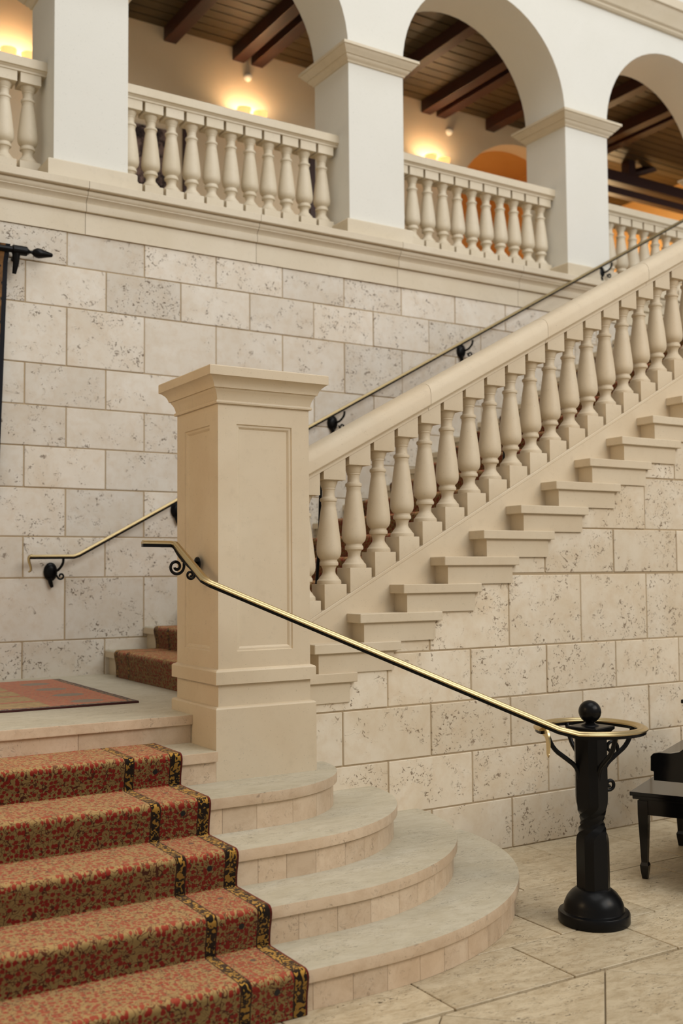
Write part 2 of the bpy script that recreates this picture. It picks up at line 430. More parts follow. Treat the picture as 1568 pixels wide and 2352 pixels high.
poly = [(.35, -.1), (6.2, -.1)]
for a, b in reversed(list(zip(xx, xx[1:]))): poly += [(b, gstep((a+b)/2)-.006), (a, gstep((a+b)/2)-.006)]
ws = obj('wall_staircase', *prism(poly, 'y', YF+.005, YF+.34), grout); tag(ws, kind='structure')
block_wall(ws, frows, .35, 6.2, YF, coquina_warm, gstep, gx)
wl = obj('wall_unseen_left', *box(-5.8, -5.5, -8.5, 5.5, -.1, 5.0), coquina); tag(wl, kind='structure')  # unseen hall wall, set and sized to limit light from the left
XS0 = -2.1
we = obj('wall_light_block', *box(XS0-.35, XS0, .5, YW+.3, -.1, 6.0), coquina); tag(we, kind='structure')  # unseen wall, added and sized to shade the landing's left side

# ------------------------------------------------------------------ cornice along the far wall
prof = [(.0, 4.176), (-.012, 4.176), (-.012, 4.335), (-.004, 4.338), (-.034, 4.341), (-.036, 4.346), (-.036, 4.398), (-.030, 4.402), (-.034, 4.412), (-.042, 4.425), (-.054, 4.436), (-.060, 4.440), (-.060, 4.446), (-.066, 4.452), (-.072, 4.462), (-.074, 4.474), (-.070, 4.484), (-.064, 4.489), (-.098, 4.492), (-.102, 4.497), (-.102, 4.548), (-.098, 4.552), (.03, 4.552), (.03, 4.176)]
co = obj('trim_1', *box(XL, 9, YW+.02, YW+.12, 4.18, 4.535), grout); tag(co, 'pale limestone cornice running under the gallery balustrade', kind='structure')
xs = [XL, -2.1, -1.15, -.04+.24, 1.62, 3.02, 4.42, 5.8, 7.2, 9]
for a, b in zip(xs, xs[1:]):
    V, F = prism([(YW+p[0], p[1]) for p in prof], 'x', a+.002, b-.002)
    obj('cornice_block', V, F, lime_cool, co, smooth=22)

# ------------------------------------------------------------------ gallery: floor, arcade, back wall, ceiling
YC, YCB = 2.78, 3.35
PIERS = [(-2.605, -2.03), (-.028, .545), (2.551, 3.134), (5.122, 5.708), (7.697, 8.28)]
SPR, TOPZ = 6.225, 8.6
gf_ = obj('floor_gallery', *box(XL, 12.5, YW+.12, 9.2, 4.3, 4.53), trav_floor); tag(gf_, kind='structure')
def arch_wall(bays, x0, x1, y0, y1, spring, top, n=28, base=None):
    """wall with round-headed openings; bays = (xa, xb, spring). base: z of the solid wall's foot (None: only above spring)"""
    parts = []; x = x0
    for xa, xb in bays:
        z0 = spring if base is None else base
        parts.append(box(x, xa, y0, y1, z0, top))
        c, r = (xa+xb)/2, (xb-xa)/2
        A = [(c-r*math.cos(math.pi*k/n), spring+r*math.sin(math.pi*k/n)) for k in range(n+1)]
        V, F = [], []
        for px, pz in A: V += [(px, y0, pz), (px, y1, pz), (px, y0, top), (px, y1, top)]
        for k in range(n):
            a, b = 4*k, 4*k+4
            F += [(a, b, b+2, a+2), (a+1, a+3, b+3, b+1), (a, a+1, b+1, b), (a+2, b+2, b+3, a+3)]
        parts.append((V, F)); x = xb
    parts.append(box(x, x1, y0, y1, spring if base is None else base, top))
    return join(*parts)
bays = [(a[1], b[0]) for a, b in zip(PIERS, PIERS[1:])]
wa = obj('wall_arcade', *join(arch_wall(bays, -2.605, 8.28, YC, YCB, SPR, TOPZ), box(-2.605, -2.03, YC, YCB, 4.552, SPR)), plaster, smooth=40); tag(wa, 'white plaster arcade wall of round arches above the gallery', kind='structure')
sp = [(.0, 7.46), (-.03, 7.46), (-.045, 7.475), (-.045, 7.495), (-.07, 7.51), (-.085, 7.55), (-.11, 7.60), (-.13, 7.64), (-.135, 7.66), (-.16, 7.665), (-.16, 7.76), (.02, 7.76), (.02, 7.46)]
t2 = obj('trim_2', *prism([(YC+p[0], p[1]) for p in sp], 'x', -2.605, 9), lime_cool, smooth=30); tag(t2, 'moulded stone string course above the arches', kind='structure')
PL = ['wide white plaster gallery pier at upper left, its top cut off by the frame',
      'white plaster gallery pier in the middle, above the stone newel', 'white plaster gallery pier right of centre, partly behind the brass wall handrail',
      'white plaster gallery pier farthest right, only the corner of its capital in view']
cap = [(o, z+.025) for o, z in [(0, 6.075), (.012, 6.075), (.014, 6.084), (.020, 6.094), (.034, 6.102), (.044, 6.116), (.046, 6.124), (.058, 6.128), (.062, 6.136), (.078, 6.152), (.092, 6.170), (.096, 6.178), (.108, 6.182), (.108, 6.206), (0, 6.206)]]
for (a, b), L in zip(PIERS[1:], PL):
    t = thing('gallery_pier', ((a+b)/2, (YC+YCB)/2, 4.54), L, 'pillar', 'white piers of the gallery arcade')
    obj('pier_shaft', *box(a, b, YC, YCB, 4.69, 6.224), plaster, t, bevel=.006)
    obj('capital', *sqlathe(a-.001, b+.001, YC-.001, YCB+.001, cap), lime_cool, t, smooth=30)
    obj('pier_base', *sqlathe(a, b, YC, YCB, [(.055, 4.552), (.055, 4.690), (.046, 4.700), (0, 4.703)]), lime_cool, t)

# turned baluster profile: height above plinth top (0) to cap underside (.593)
BP = [(.0700, 0), (.0708, .008), (.0690, .020), (.0620, .027), (.0585, .030), (.0560, .036), (.0480, .046), (.0390, .058), (.0362, .070), (.0375, .086), (.0425, .099), (.0455, .103), (.0530, .106), (.0548, .115), (.0530, .125), (.0480, .131), (.0475, .138), (.0540, .144), (.0630, .154), (.0690, .168), (.0715, .186), (.0712, .205), (.0690, .235), (.0640, .280), (.0575, .335), (.0500, .395), (.0440, .435), (.0408, .452), (.0425, .458), (.0428, .470), (.0480, .474), (.0500, .482), (.0480, .490), (.0395, .496), (.0358, .503), (.0352, .535), (.0370, .541), (.0395, .543), (.0395, .551), (.0420, .554), (.0450, .566), (.0520, .580), (.0535, .588), (.0530, .593)]
# gallery balustrades
GS = .9; ph, capz = .085, .095
V1, F1 = lathe([(r*1.05, z+4.731) for r, z in BP], 20)
gw = .0765
gb = mesh('baluster', *join((V1, F1), box(-gw, gw, -gw, gw, 4.650, 4.732), box(-gw, gw, -gw, gw, 5.323, 5.402)), lime_cool, smooth=35)
GL = ['gallery balustrade at the far upper left, cut by the frame edge', 'long gallery balustrade between the left and middle white piers', 'gallery balustrade between the middle and right white piers', 'gallery balustrade at the right edge behind the sloping brass handrail']
rprof = [(-.084, 0), (-.084, .018), (-.092, .024), (-.096, .032), (-.110, .038), (-.110, .118), (.110, .118), (.110, .038), (.096, .032), (.092, .024), (.084, .018), (.084, 0)]
YB_ = 3.05
for (a, b), L in zip(bays, GL):
    c = (a+b)/2
    t = thing('gallery_balustrade', (c, YB_, 4.552), L, 'balustrade', 'stone balustrades of the gallery')
    obj('handrail', *prism([(YB_+p[0], 5.400+p[1]*.85) for p in rprof], 'x', a-.005, b+.005), lime_cool, t, smooth=30)
    for k in range(-5, 6): put('baluster', gb, t, (c+k*.1774, YB_, 0))
    obj('base_rail', *box(a, b, YB_-.085, YB_+.085, 4.552, 4.651), lime_cool, t, bevel=.004)
# back wall of the gallery, room beyond, ceiling
YG = 5.4
wg = obj('wall_gallery', *arch_wall([(5.78, 8.08)], XL, 8.35, YG, YG+.25, 6.035, 7.9, base=4.53), plaster_warm, smooth=40); tag(wg, kind='structure')
obj('wall_gallery_room', *join(box(4.8, 8.35, 7.6, 7.8, 4.53, 7.6), box(4.6, 4.8, YG+.25, 7.6, 4.53, 7.6), box(8.25, 8.35, YG+.25, 7.6, 4.53, 7.6), box(4.6, 8.35, YG+.25, 7.8, 7.5, 7.6)), plaster_orange)['kind'] = 'structure'
ZC = 7.41
ce = obj('ceiling', *box(XL, 11.5, YCB-.02, YG+.05, ZC+.02, ZC+.12), beam_m); tag(ce, 'dark boarded gallery ceiling with heavy beams', kind='structure')
y = YCB
pv = mesh('ceiling_plank', *box(-6.5, 8.3, .007, .140, ZC, ZC+.03), plank_m, bevel=.008)
while y < YG+.02:
    put('ceiling_plank', pv, ce, (3.1, y, rnd.uniform(-.003, .003))); y += .147
bmesh_beam = mesh('ceiling_beam', *box(-.07, .07, YCB, YG+.02, ZC-.145, ZC+.01), beam_m, bevel=.008)
for c in (-2.19, .37, 2.93, 5.49, 8.05):
    for d in ((-.92, -.115, .115, .90) if c < 8 else (-.92, -.115, .115)): put('ceiling_beam', bmesh_beam, ce, (c+d, 0, 0))

# ------------------------------------------------------------------ newel pillar
A, D = .5706, .0225
nw = thing('newel_pillar', (A/2, A/2, .648), 'tall panelled limestone newel pillar at the foot of the stone balustrade', 'pillar')
def panel_shaft(x0, x1, y0, y1, z0, z1, mx, mb, mt):
    V, F = [], []
    C = [(x0, y0), (x1, y0), (x1, y1), (x0, y1)]
    for k in range(4):
        p, q = Vector((*C[k], 0)), Vector((*C[(k+1) % 4], 0)); e = (q-p); L = e.length; e.normalize(); nrm = Vector((e.y, -e.x, 0)); base = len(V)
        rings = [(0, 0, 0, 0), (mx, mb, mt, 0), (mx+.004, mb+.004, mt+.004, .007), (mx+.014, mb+.014, mt+.014, .008), (mx+.024, mb+.024, mt+.024, .017), (mx+.027, mb+.027, mt+.027, .017)]
        for sx, sb, st, dp in rings:
            for u, z in ((sx, z0+sb), (L-sx, z0+sb), (L-sx, z1-st), (sx, z1-st)):
                w_ = p+e*u-nrm*dp; V.append((w_.x, w_.y, z))
        for i in range(len(rings)-1):
            for j in range(4): j2 = (j+1) % 4; F.append((base+i*4+j, base+i*4+j2, base+i*4+4+j2, base+i*4+4+j))
        n = base+4*(len(rings)-1); F.append((n, n+1, n+2, n+3))
    return V, F
obj('shaft', *panel_shaft(D, A-D, D, A-D, 1.185, 2.535, .103, .095, .103), lime, nw)
cp = [(0, 2.531), (.012, 2.531), (.014, 2.538), (.012, 2.546), (.006, 2.549), (.008, 2.560), (.013, 2.578), (.021, 2.594), (.026, 2.600), (.028, 2.606), (.036, 2.608), (.037, 2.614), (.042, 2.628), (.051, 2.642), (.064, 2.654), (.070, 2.658), (.0785, 2.662), (.0785, 2.706), (.075, 2.711), (0, 2.711)]
obj('capital', *sqlathe(D, A-D, D, A-D, cp), lime, nw, smooth=25)
obj('base_band', *sqlathe(D, A-D, D, A-D, [(0, 1.118), (D, 1.120), (D, 1.182), (D-.006, 1.190), (0, 1.196)]), lime, nw)
obj('pedestal', *box(D, A-D, D, A-D, 1.0, 1.121), lime, nw)
obj('plinth', *sqlathe(D, A-D, D, A-D, [(0, .62), (D, .622), (D, .998), (D-.006, 1.006), (0, 1.011)]), lime, nw)

# ------------------------------------------------------------------ stair balustrade
SL = .538; YB = .4035; HB = .0735; XB = .893; ZB = 1.6066
sb = thing('stair_balustrade', (2.6, YB, 2.3), 'sloping limestone balustrade climbing right from the newel pillar', 'balustrade')
zc = lambda x: ZB-.144+SL*(x-(XB-HB))           # curb top line
XE = 5.9
pl = lambda dz0, dz1, y0, y1: prism([(A-.03, zc(A-.03)+dz0), (XE, zc(XE)+dz0), (XE, zc(XE)+dz1), (A-.03, zc(A-.03)+dz1)], 'y', y0, y1)
obj('stringer', *pl(-.66, -.021, .322, .55), lime, sb)
obj('curb', *pl(-.0225, 0, .326, .486), lime, sb, bevel=.003)
pb = prism([(-HB, -.144), (HB, -.144+SL*2*HB), (HB, 0), (-HB, 0)], 'y', -HB, HB)
pc = prism([(-HB, .593), (HB, .593), (HB, .593+.052+SL*2*HB), (-HB, .593+.052)], 'y', -HB, HB)
def bev(vf, r=.004):
    me = mesh('t', *vf, lime, bevel=r); V = [tuple(v.co) for v in me.vertices]; F = [tuple(p.vertices) for p in me.polygons]; bpy.data.meshes.remove(me); return V, F
bal = mesh('baluster', *join(lathe(BP, 28), bev(pb), bev(pc)), lime, smooth=32)
k = -1
while XB+.1707*k < XE-.1:
    put('baluster', bal, sb, (XB+.1707*k, YB, ZB+.1707*SL*k)); k += 1
rp = [(-.080, 0), (-.080, .016), (-.086, .018), (-.088, .024), (-.105, .030), (-.108, .036), (-.108, .095), (-.102, .125), (-.085, .150), (-.055, .166), (0, .172)]
rp = rp+[(-a, b) for a, b in reversed(rp[:-1])]
zr = lambda x: ZB+.593+.050+SL*(x-(XB-HB))
for a, b in zip([A-.03, 1.552, 2.50, 3.45, 4.4, 5.3], [1.552, 2.50, 3.45, 4.4, 5.3, XE]):
    V = [(x, YB+p[0], zr(x)+p[1]) for x in (a+.0012, b-.0012) for p in rp]; n = len(rp)
    F = [tuple(range(n)), tuple(range(2*n-1, n-1, -1))]+[(i, (i+1) % n, n+(i+1) % n, n+i) for i in range(n)]
    obj('handrail', V, F, lime, sb, smooth=28)

# ------------------------------------------------------------------ upper staircase
us = thing('upper_staircase', (2.5, 1.5, .945), 'limestone flight climbing right between balustrade and far wall', 'staircase')
for i in range(1, NST+1):
    x, z = Xi(i), Ti(i)
    st = obj('step', *prism([(x+.03, Ti(i-1)-.02 if i > 1 else .93), (x+.03, z-.05), (x, z-.05), (x, z-.008), (x+.008, z), (x+TR+.06, z), (x+TR+.06, Ti(i-1)-.02)], 'y', .545, YW+.10), trav_tread, us); rim(st, lime)
    if i <= 18:
        obj('tread_end', *box(x, x+.57, .1763, .33, z-.052, z), lime, st, bevel=.003)
        obj('riser_end', *box(x+.036, x+.53, .197, .33, z-.162, z-.051), lime, st)

# ------------------------------------------------------------------ lower staircase with rounded steps
ls = thing('lower_staircase', (-1, -.4, 0), 'low travertine flight with rounded right ends below the newel pillar', 'staircase')
ECX, ECY = .12, .2
EA, EB = [0, 1.545, 1.235, .93, .61], [0, 1.44, 1.14, .835, .55]
XS = XS0+.001
def outline(k, off=0.0, n=40):
    """front edge of level k from left to the wall, moved inward by off"""
    a, b = EA[k]-off, EB[k]-off
    P = [(XS, ECY-b), (ECX, ECY-b)]
    P += [(ECX+a*math.sin(t), ECY-b*math.cos(t)) for t in [math.pi/2*i/n for i in range(1, n+1)]]
    P.append((ECX+a, YF+.02))
    return P
def arclen(P):
    L = [0]
    for p, q in zip(P, P[1:]): L.append(L[-1]+math.dist(p, q))
    return L
def at_len(P, L, s):
    for i in range(len(P)-1):
        if s <= L[i+1]+1e-9:
            f = (s-L[i])/max(1e-9, L[i+1]-L[i]); return (P[i][0]+(P[i+1][0]-P[i][0])*f, P[i][1]+(P[i+1][1]-P[i][1])*f)
    return P[-1]
def riser_stones(parent, P, Pin, z0, z1, width):
    """stones along outline P, backs on Pin"""
    L, Li = arclen(P), arclen(Pin); tot = L[-1]; s = 0; r2 = random.Random(int(z0*1000)+3)
    while s < tot-.02:
        e = min(tot, s+width*r2.uniform(.85, 1.15))
        if tot-e < .05: e = tot
        n = 5; V = []; gp = .0012
        for j in range(n+1):
            q = (s+gp+(e-s-2*gp)*j/n)/tot
            f, b = at_len(P, L, q*tot), at_len(Pin, Li, q*Li[-1])
            V += [(*f, z0), (*f, z1), (*b, z1), (*b, z0)]
        F = [(0, 1, 2, 3), (4*n+3, 4*n+2, 4*n+1, 4*n)]
        for j in range(n):
            a = 4*j; F += [(a, a+4, a+5, a+1), (a+1, a+5, a+6, a+2), (a+2, a+6, a+7, a+3), (a+3, a+7, a+4, a)]
        obj('riser_stone', V, F, trav_riser, parent, smooth=30)
        s = e
TH = .05
for k in range(1, 5):
    z0, z1 = LV[k-1], LV[k]
    Pf = outline(k)
    back = YF+.02
    V, F = prism(Pf+[(XS, back)], 'z', z1-TH, z1)
    st = obj('step', V, F, trav_tread, ls, bevel=.005, smooth=30); rim(st, trav_riser)  # slab edges take the riser colour, imitating warm light on upright faces
    core = outline(k, .032)
    obj('step_core', *prism(core+[(XS, back)], 'z', z0-.004, z1-TH+.002), grout, st)
    riser_stones(st, outline(k, .020), outline(k, .034), z0, z1-TH, .20 if k > 3 else .165)
for k, yf, xr, yb2 in ((5, -.0228, .0, .5), (6, .2886, .0, YW+.01)):
    z0, z1 = LV[k-1], LV[k]
    if k == 5: poly = [(XS, yf), (xr, yf), (xr, yb2), (XS, yb2)]
    else: poly = [(XS, yf), (xr, yf), (xr, A+.0), (.52, A+.0), (.52, yb2), (XS, yb2)]
    st = obj('step', *prism(poly, 'z', z1-TH, z1), trav_tread, ls, bevel=.004); rim(st, trav_riser)  # edge colour again stands in for warm light on the uprights
    obj('step_core', *box(XS, xr-.002, yf+.032, yb2-.01, z0-.3, z1-TH+.002), grout, st)
    x = XS; r2 = random.Random(k)
    while x < xr-.02:
        e = min(xr-.001, x+r2.uniform(.55, .8))
        if xr-e < .1: e = xr-.001
        obj('riser_stone', *box(x+.001, e-.001, yf+.02, yf+.034, z0, z1-TH), trav_riser, st); x = e

# ------------------------------------------------------------------ carpets
def runner(name, path, across, mat, parent=None, flip=False, u_of=lambda t: t, thick=.011):
    """path: (a,z) polyline in the climbing plane; across: list of cross positions; 'flip' climbs along x instead of y"""
    P = path; L = arclen(P); V, UV, F = [], [], []
    m_ = len(across)
    nr = []
    for i in range(len(P)):
        a = P[max(0, i-1)]; b = P[min(len(P)-1, i+1)]; dx, dz = b[0]-a[0], b[1]-a[1]; l = math.hypot(dx, dz); nr.append((-dz/l, dx/l))
    for layer in (1, 0):
        for i, p in enumerate(P):
            for c in across:
                q = (p[0]+nr[i][0]*thick*layer, p[1]+nr[i][1]*thick*layer)
                V.append((q[0], c, q[1]) if flip else (c, q[0], q[1])); UV.append((u_of(c), L[i]))
    n = len(P); off = n*m_
    for i in range(n-1):
        for j in range(m_-1):
            a = i*m_+j; F.append((a, a+1, a+m_+1, a+m_)); F.append((off+a, off+a+m_, off+a+m_+1, off+a+1))
    for i in range(n-1):
        for j in (0, m_-1): a = i*m_+j; F.append((a, a+m_, off+a+m_, off+a))
    for j in range(m_-1):
        for i in (0, n-1): a = i*m_+j; F.append((a, a+1, off+a+1, off+a))
    o = obj(name, V, F, mat, parent, uv=UV, smooth=50)
    at = o.data.attributes.new('pile_sheen', 'FLOAT', 'POINT')
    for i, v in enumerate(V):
        k = (i % off)//m_; at.data[i].value = max(0, min(1, (nr[k][1]-.25)/.6))  # painted sheen mask: full on treads, none on risers
    return o
def stair_path(noses, zs, start, end, over=.004):
    """noses: nosing positions, zs: tread heights, zs[0] is the floor level before the first nosing"""
    P = [start]
    for i, y in enumerate(noses):
        z0, z1 = zs[i], zs[i+1]; ry = y-.004
        if i: P += [(ry-.045, z0+over), (ry+.002, z0+over), (ry+.002, z0+.045)]
        P += [(ry-.002, z0+(z1-z0)*.5), (ry-.012, z1-.045), (ry-.018, z1+over+.001), (y+.035, z1+over)]
    P.append(end); return chaikin(P, 2)
Yn = [ECY-EB[k] for k in (1, 2, 3, 4)]+[-.0228]
path = stair_path(Yn, LV[:6], (Yn[0]-.004, .003), (.2886+.02, LV[5]+.004))
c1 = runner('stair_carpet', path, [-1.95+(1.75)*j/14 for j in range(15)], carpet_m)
tag(c1, 'red and tan floral carpet runner with black and gold border stripes on the lower steps', 'carpet')
Xn = [Xi(i) for i in range(1, NST+1)]
path = stair_path(Xn, [.945]+[Ti(i) for i in range(1, NST+1)], (Xn[0]-.004, .947), (Xn[-1]+.25, Ti(NST)+.004))
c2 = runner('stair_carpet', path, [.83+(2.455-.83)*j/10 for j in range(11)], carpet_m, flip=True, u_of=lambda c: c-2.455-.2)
tag(c2, 'red floral carpet runner on the upper flight behind the balustrade', 'carpet')
# landing rug
RX, RY0, RY1, RZ = -.05, .93, 2.46, .9455
n = 12; V, UV, F = [], [], []
for i in range(n+1):
    for j in range(n+1):
        x, y = RX-1.85*i/n, RY0+(RY1-RY0)*j/n; V.append((x, y, RZ+.011+rnd.uniform(-.0008, .0008))); UV.append((RX-x, y-RY0))
for i in range(n):
    for j in range(n): a = i*(n+1)+j; F.append((a, a+1, a+n+2, a+n+1))
nb = len(V); 
for x, y in ((RX, RY0), (RX, RY1), (RX-1.85, RY1), (RX-1.85, RY0)): V.append((x, y, RZ)); UV.append((RX-x, y-RY0))
e = lambda idx: [idx(i) for i in range(n+1)]
F += [tuple(e(lambda i: i)+[nb+1, nb]), tuple(e(lambda i: i*(n+1)+n)+[nb+2, nb+1]), tuple(e(lambda i: n*(n+1)+n-i)+[nb+3, nb+2]), tuple(e(lambda i: (n-i)*(n+1))+[nb, nb+3]), (nb, nb+1, nb+2, nb+3)]
rg = obj('landing_rug', V, F, rug_m, uv=UV); tag(rg, 'flat orange red rug with olive panels lying on the landing', 'rug')

# ------------------------------------------------------------------ brass handrail with ring, and iron post
RAILP = [(-.025, -.002), (-.025, .004), (-.020, .009), (-.013, .011), (-.009, .015), (0, .017), (.009, .015), (.013, .011), (.020, .009), (.025, .004), (.025, -.002)]
BARP = [(-.017, -.018), (-.017, -.002), (.017, -.002), (.017, -.018)]
PCX, PCY = 1.49, -1.046; ZR = .915; RR = .245
K0, K1, K2 = Vector((-.275, .29, 1.828)), Vector((-.105, .275, 1.826)), Vector((-.105, -.115, 1.636))
a0 = math.radians(203)
RS = Vector((PCX+RR*math.cos(a0), PCY+RR*math.sin(a0), ZR))
ring = [(PCX+RR*math.cos(a0+math.radians(322)*i/56), PCY+RR*math.sin(a0+math.radians(322)*i/56), ZR) for i in range(57)]
path = [K0, K1-Vector((.02, 0, 0)), K1-Vector((0, .012, .004)), K2+Vector((0, .02, .010)), K2+Vector((.02, -.015, -.012)), RS-(RS-K2).normalized()*.05]+ring[2:]
hr = thing('brass_handrail', (0, 0, 1.2), 'brass handrail sloping from the newel pillar down into a ring round the iron post', 'handrail')
obj('brass_rail', *sweep(path, RAILP), brass, hr, smooth=30)
obj('iron_bar', *sweep(path, BARP), iron, hr)
# turned-down leaf at the loose end of the ring
E_ = Vector(ring[-1]); tg = (Vector(ring[-1])-Vector(ring[-2])).normalized()
lp = [E_, E_+tg*.03+Vector((0, 0, -.01)), E_+tg*.045+Vector((0, 0, -.04)), E_+tg*.045+Vector((0, 0, -.08)), E_+tg*.038+Vector((0, 0, -.105)), E_+tg*.05+Vector((0, 0, -.115))]
lp = chaikin([tuple(p) for p in lp], 2)
wd = [.025-.016*min(1, i/(len(lp)-1)*1.1) for i in range(len(lp))]
V, F = sweep(lp, [(-1, -.25), (-1, .25), (1, .25), (1, -.25)], up=tuple(Vector((0, 0, 1)).cross(tg)))
for i, p in enumerate(lp):
    for q in range(4): V[i*4+q] = Vector(p)+(V[i*4+q]-Vector(p))*wd[i]
obj('leaf_end', V, F, brass, hr, smooth=40)
# scrolled bracket on the newel
yp = lambda pts, y=.2: [(p[0], y, p[1]) for p in pts]
br = obj('scroll_bracket', *tube(chaikin([(-.105, .268, 1.800), (-.104, .225, 1.768), (-.103, .181, 1.744), (-.103, .10, 1.712), (-.104, .02, 1.682)], 2), .009, 8, up=(1, 0, 0)), iron, hr, smooth=50)
obj('scroll', *tube(yp(chaikin([(-.100, 1.765), (-.082, 1.748), (-.086, 1.725)], 1)+spiral(-.128, 1.708, .042, .009, 0, -math.radians(520), 34)), .0075, 8, up=(0, 1, 0)), iron, br, smooth=50)
obj('scroll', *tube(yp([(-.085, 1.745), (-.045, 1.715), (-.030, 1.695)]+spiral(-.050, 1.667, .026, .006, math.radians(40), -math.radians(480), 28)), .0065, 8, up=(0, 1, 0)), iron, br, smooth=50)
obj('wall_stem', *tube([(-.095, .20, 1.742), (-.04, .23, 1.735), (.023, .275, 1.722)], .010, 8), iron, br, smooth=50)
def xf(vf, M): return [M @ Vector(v) for v in vf[0]], vf[1]
obj('rosette', *xf(lathe([(.038, 0), (.036, .008), (.02, .014), (.004, .016)], 20), Matrix.Translation((D, .275, 1.722)) @ Matrix.Rotation(math.radians(-90), 4, 'Y')), iron, br, smooth=40)

# iron post
ip = thing('iron_post', (PCX, PCY, 0), 'black wrought iron post with ball finial standing in the brass ring', 'post')
tr = lambda vf, x=PCX, y=PCY: ([(v[0]+x, v[1]+y, v[2]) for v in vf[0]], vf[1])
obj('base', *tr(lathe([(.165, 0), (.169, .006), (.169, .045), (.165, .052), (.146, .056), (.143, .062), (.140, .085), (.128, .112), (.110, .136), (.088, .154), (.070, .162), (.05, .164)], 40)), iron, ip, smooth=35)
sec = [(-1, -.5), (-.5, -1), (.5, -1), (1, -.5), (1, .5), (.5, 1), (-.5, 1), (-1, .5)]
V, F = [], []
NZ = 46
for i in range(NZ+1):
    z = .150+(.895-.150)*i/NZ
    t = min(1, max(0, (z-.395)/(.555-.395))); t = t*t*(3-2*t)
    tw = math.exp(-((z-.475)/.055)**2); sc_ = .068*(1-.16*tw); ch = .55-.30*tw; ang = math.radians(-12+200*t)
    for px, py in [(math.copysign(1, a), math.copysign(ch, b)) if abs(a) == 1 else (math.copysign(ch, a), math.copysign(1, b)) for a, b in sec]: V.append((PCX+sc_*(px*math.cos(ang)-py*math.sin(ang)), PCY+sc_*(px*math.sin(ang)+py*math.cos(ang)), z))
for i in range(NZ):
    for j in range(8): j2 = (j+1) % 8; F.append((i*8+j, i*8+j2, i*8+8+j2, i*8+8+j))
F += [tuple(range(8))[::-1], tuple(range(NZ*8, NZ*8+8))]
obj('twisted_shaft', V, F, iron, ip, smooth=38)
R45 = Matrix.Translation((PCX, PCY, 0)) @ Matrix.Rotation(math.radians(14), 4, 'Z')
obj('post_cap', *xf(sqlathe(-.06, .06, -.06, .06, [(0, .882), (.004, .884), (.008, .892), (.022, .908), (.024, .911), (.024, .921), (.018, .925), (0, .926)]), R45), iron, ip, smooth=25)
obj('ball_finial', *tr(lathe([(.046, .924), (.040, .932), (.026, .937), (.022, .942), (.024, .949)]+[(.054*math.sin(a), .993-.054*math.cos(a)) for a in [math.radians(28+150*i/18) for i in range(19)]], 32)), iron, ip, smooth=40)
for kx in range(4):
    M = Matrix.Translation((PCX, PCY, 0)) @ Matrix.Rotation(math.radians(-15+90*kx), 4, 'Z')
    arm = chaikin([(.052, 0, .60), (.062, 0, .68), (.078, 0, .735), (.13, 0, .775), (.20, 0, .825), (.232, 0, .905)], 2)
    a_ = obj('scroll_arm', *xf(tube(arm, .0115, 8, up=(0, 1, 0)), M), iron, ip, smooth=50)
    if kx in (2, 3): continue
    curl = [(.150, 0, .79)]+[(x, 0, z) for x, z in spiral(.112, .815, .036, .010, math.radians(-20), math.radians(330), 22)]
    obj('curl', *xf(tube(curl, .0085, 8, up=(0, 1, 0)), M), iron, a_, smooth=50)
    low = [(.055, 0, .655), (.062, 0, .625), (.085, 0, .612)]+[(x, 0, z) for x, z in spiral(.098, .640, .028, .007, math.radians(-100), math.radians(290), 20)]
    obj('curl', *xf(tube(low, .0085, 8, up=(0, 1, 0)), M), iron, a_, smooth=50)

# ------------------------------------------------------------------ brass handrail on the far wall
WRP = [(s_*.8, u_*.9) for s_, u_ in RAILP]; WBP = [(s_*.8, u_*.9) for s_, u_ in BARP]
YR = 2.655
zrail = lambda x: 1.800+.5435*(x-.115)
wp = [(-.21, YR, 1.797), (.095, YR, 1.799), (.135, YR, 1.812), (6.85, YR, zrail(6.85))]
wr = thing('brass_handrail', (2, YR, 1.8), 'long thin brass handrail bracketed to the far stone wall', 'handrail')
obj('brass_rail', *sweep(wp, WRP), brass, wr, smooth=30)
obj('iron_bar', *sweep(wp, WBP), iron, wr)
hk = chaikin([(-.195, YR, 1.806), (-.222, YR, 1.795), (-.218, YR, 1.76), (-.205, YR, 1.725), (-.205, YR, 1.70), (-.222, YR, 1.692)], 2)
obj('leaf_end', *tube(hk, [.013-.007*i/(len(hk)-1) for i in range(len(hk))], 8, up=(0, 1, 0)), brass, wr, smooth=50)
for xb_ in (-.005, .965, 2.372, 3.76, 5.575):
    zb_ = 1.797 if xb_ < .1 else zrail(xb_)
    b_ = obj('wall_bracket', *tube(chaikin([(xb_+.03, YR, zb_-.012), (xb_+.028, YR, zb_-.05), (xb_+.0, YR+.035, zb_-.10), (xb_-.02, YW-.01, zb_-.10)], 2), .0095, 8), iron, wr, smooth=50)
    M = Matrix.Translation((xb_-.035, YW, zb_-.105)) @ Matrix.Rotation(math.radians(90), 4, 'X') @ Matrix.Diagonal((1, 1.35, 1, 1))
    obj('rosette', *xf(lathe([(.048, 0), (.050, .008), (.044, .020), (.028, .028), (.012, .030)], 18), M), iron, b_, smooth=40)
    obj('curl', *tube([(xb_-.01, YR+.03, zb_-.13)]+[(x, YR+.03, z) for x, z in spiral(xb_+.022, zb_-.135, .026, .008, math.radians(190), math.radians(190+380), 18)], .007, 8, up=(0, 1, 0)), iron, b_, smooth=50)
    obj('drop', *tube(chaikin([(xb_-.045, YW-.018, zb_-.15), (xb_-.035, YW-.02, zb_-.19), (xb_-.025, YW-.018, zb_-.215)], 1), [.018, .016, .014, .010], 8, up=(0, 1, 0)), iron, b_, smooth=50)
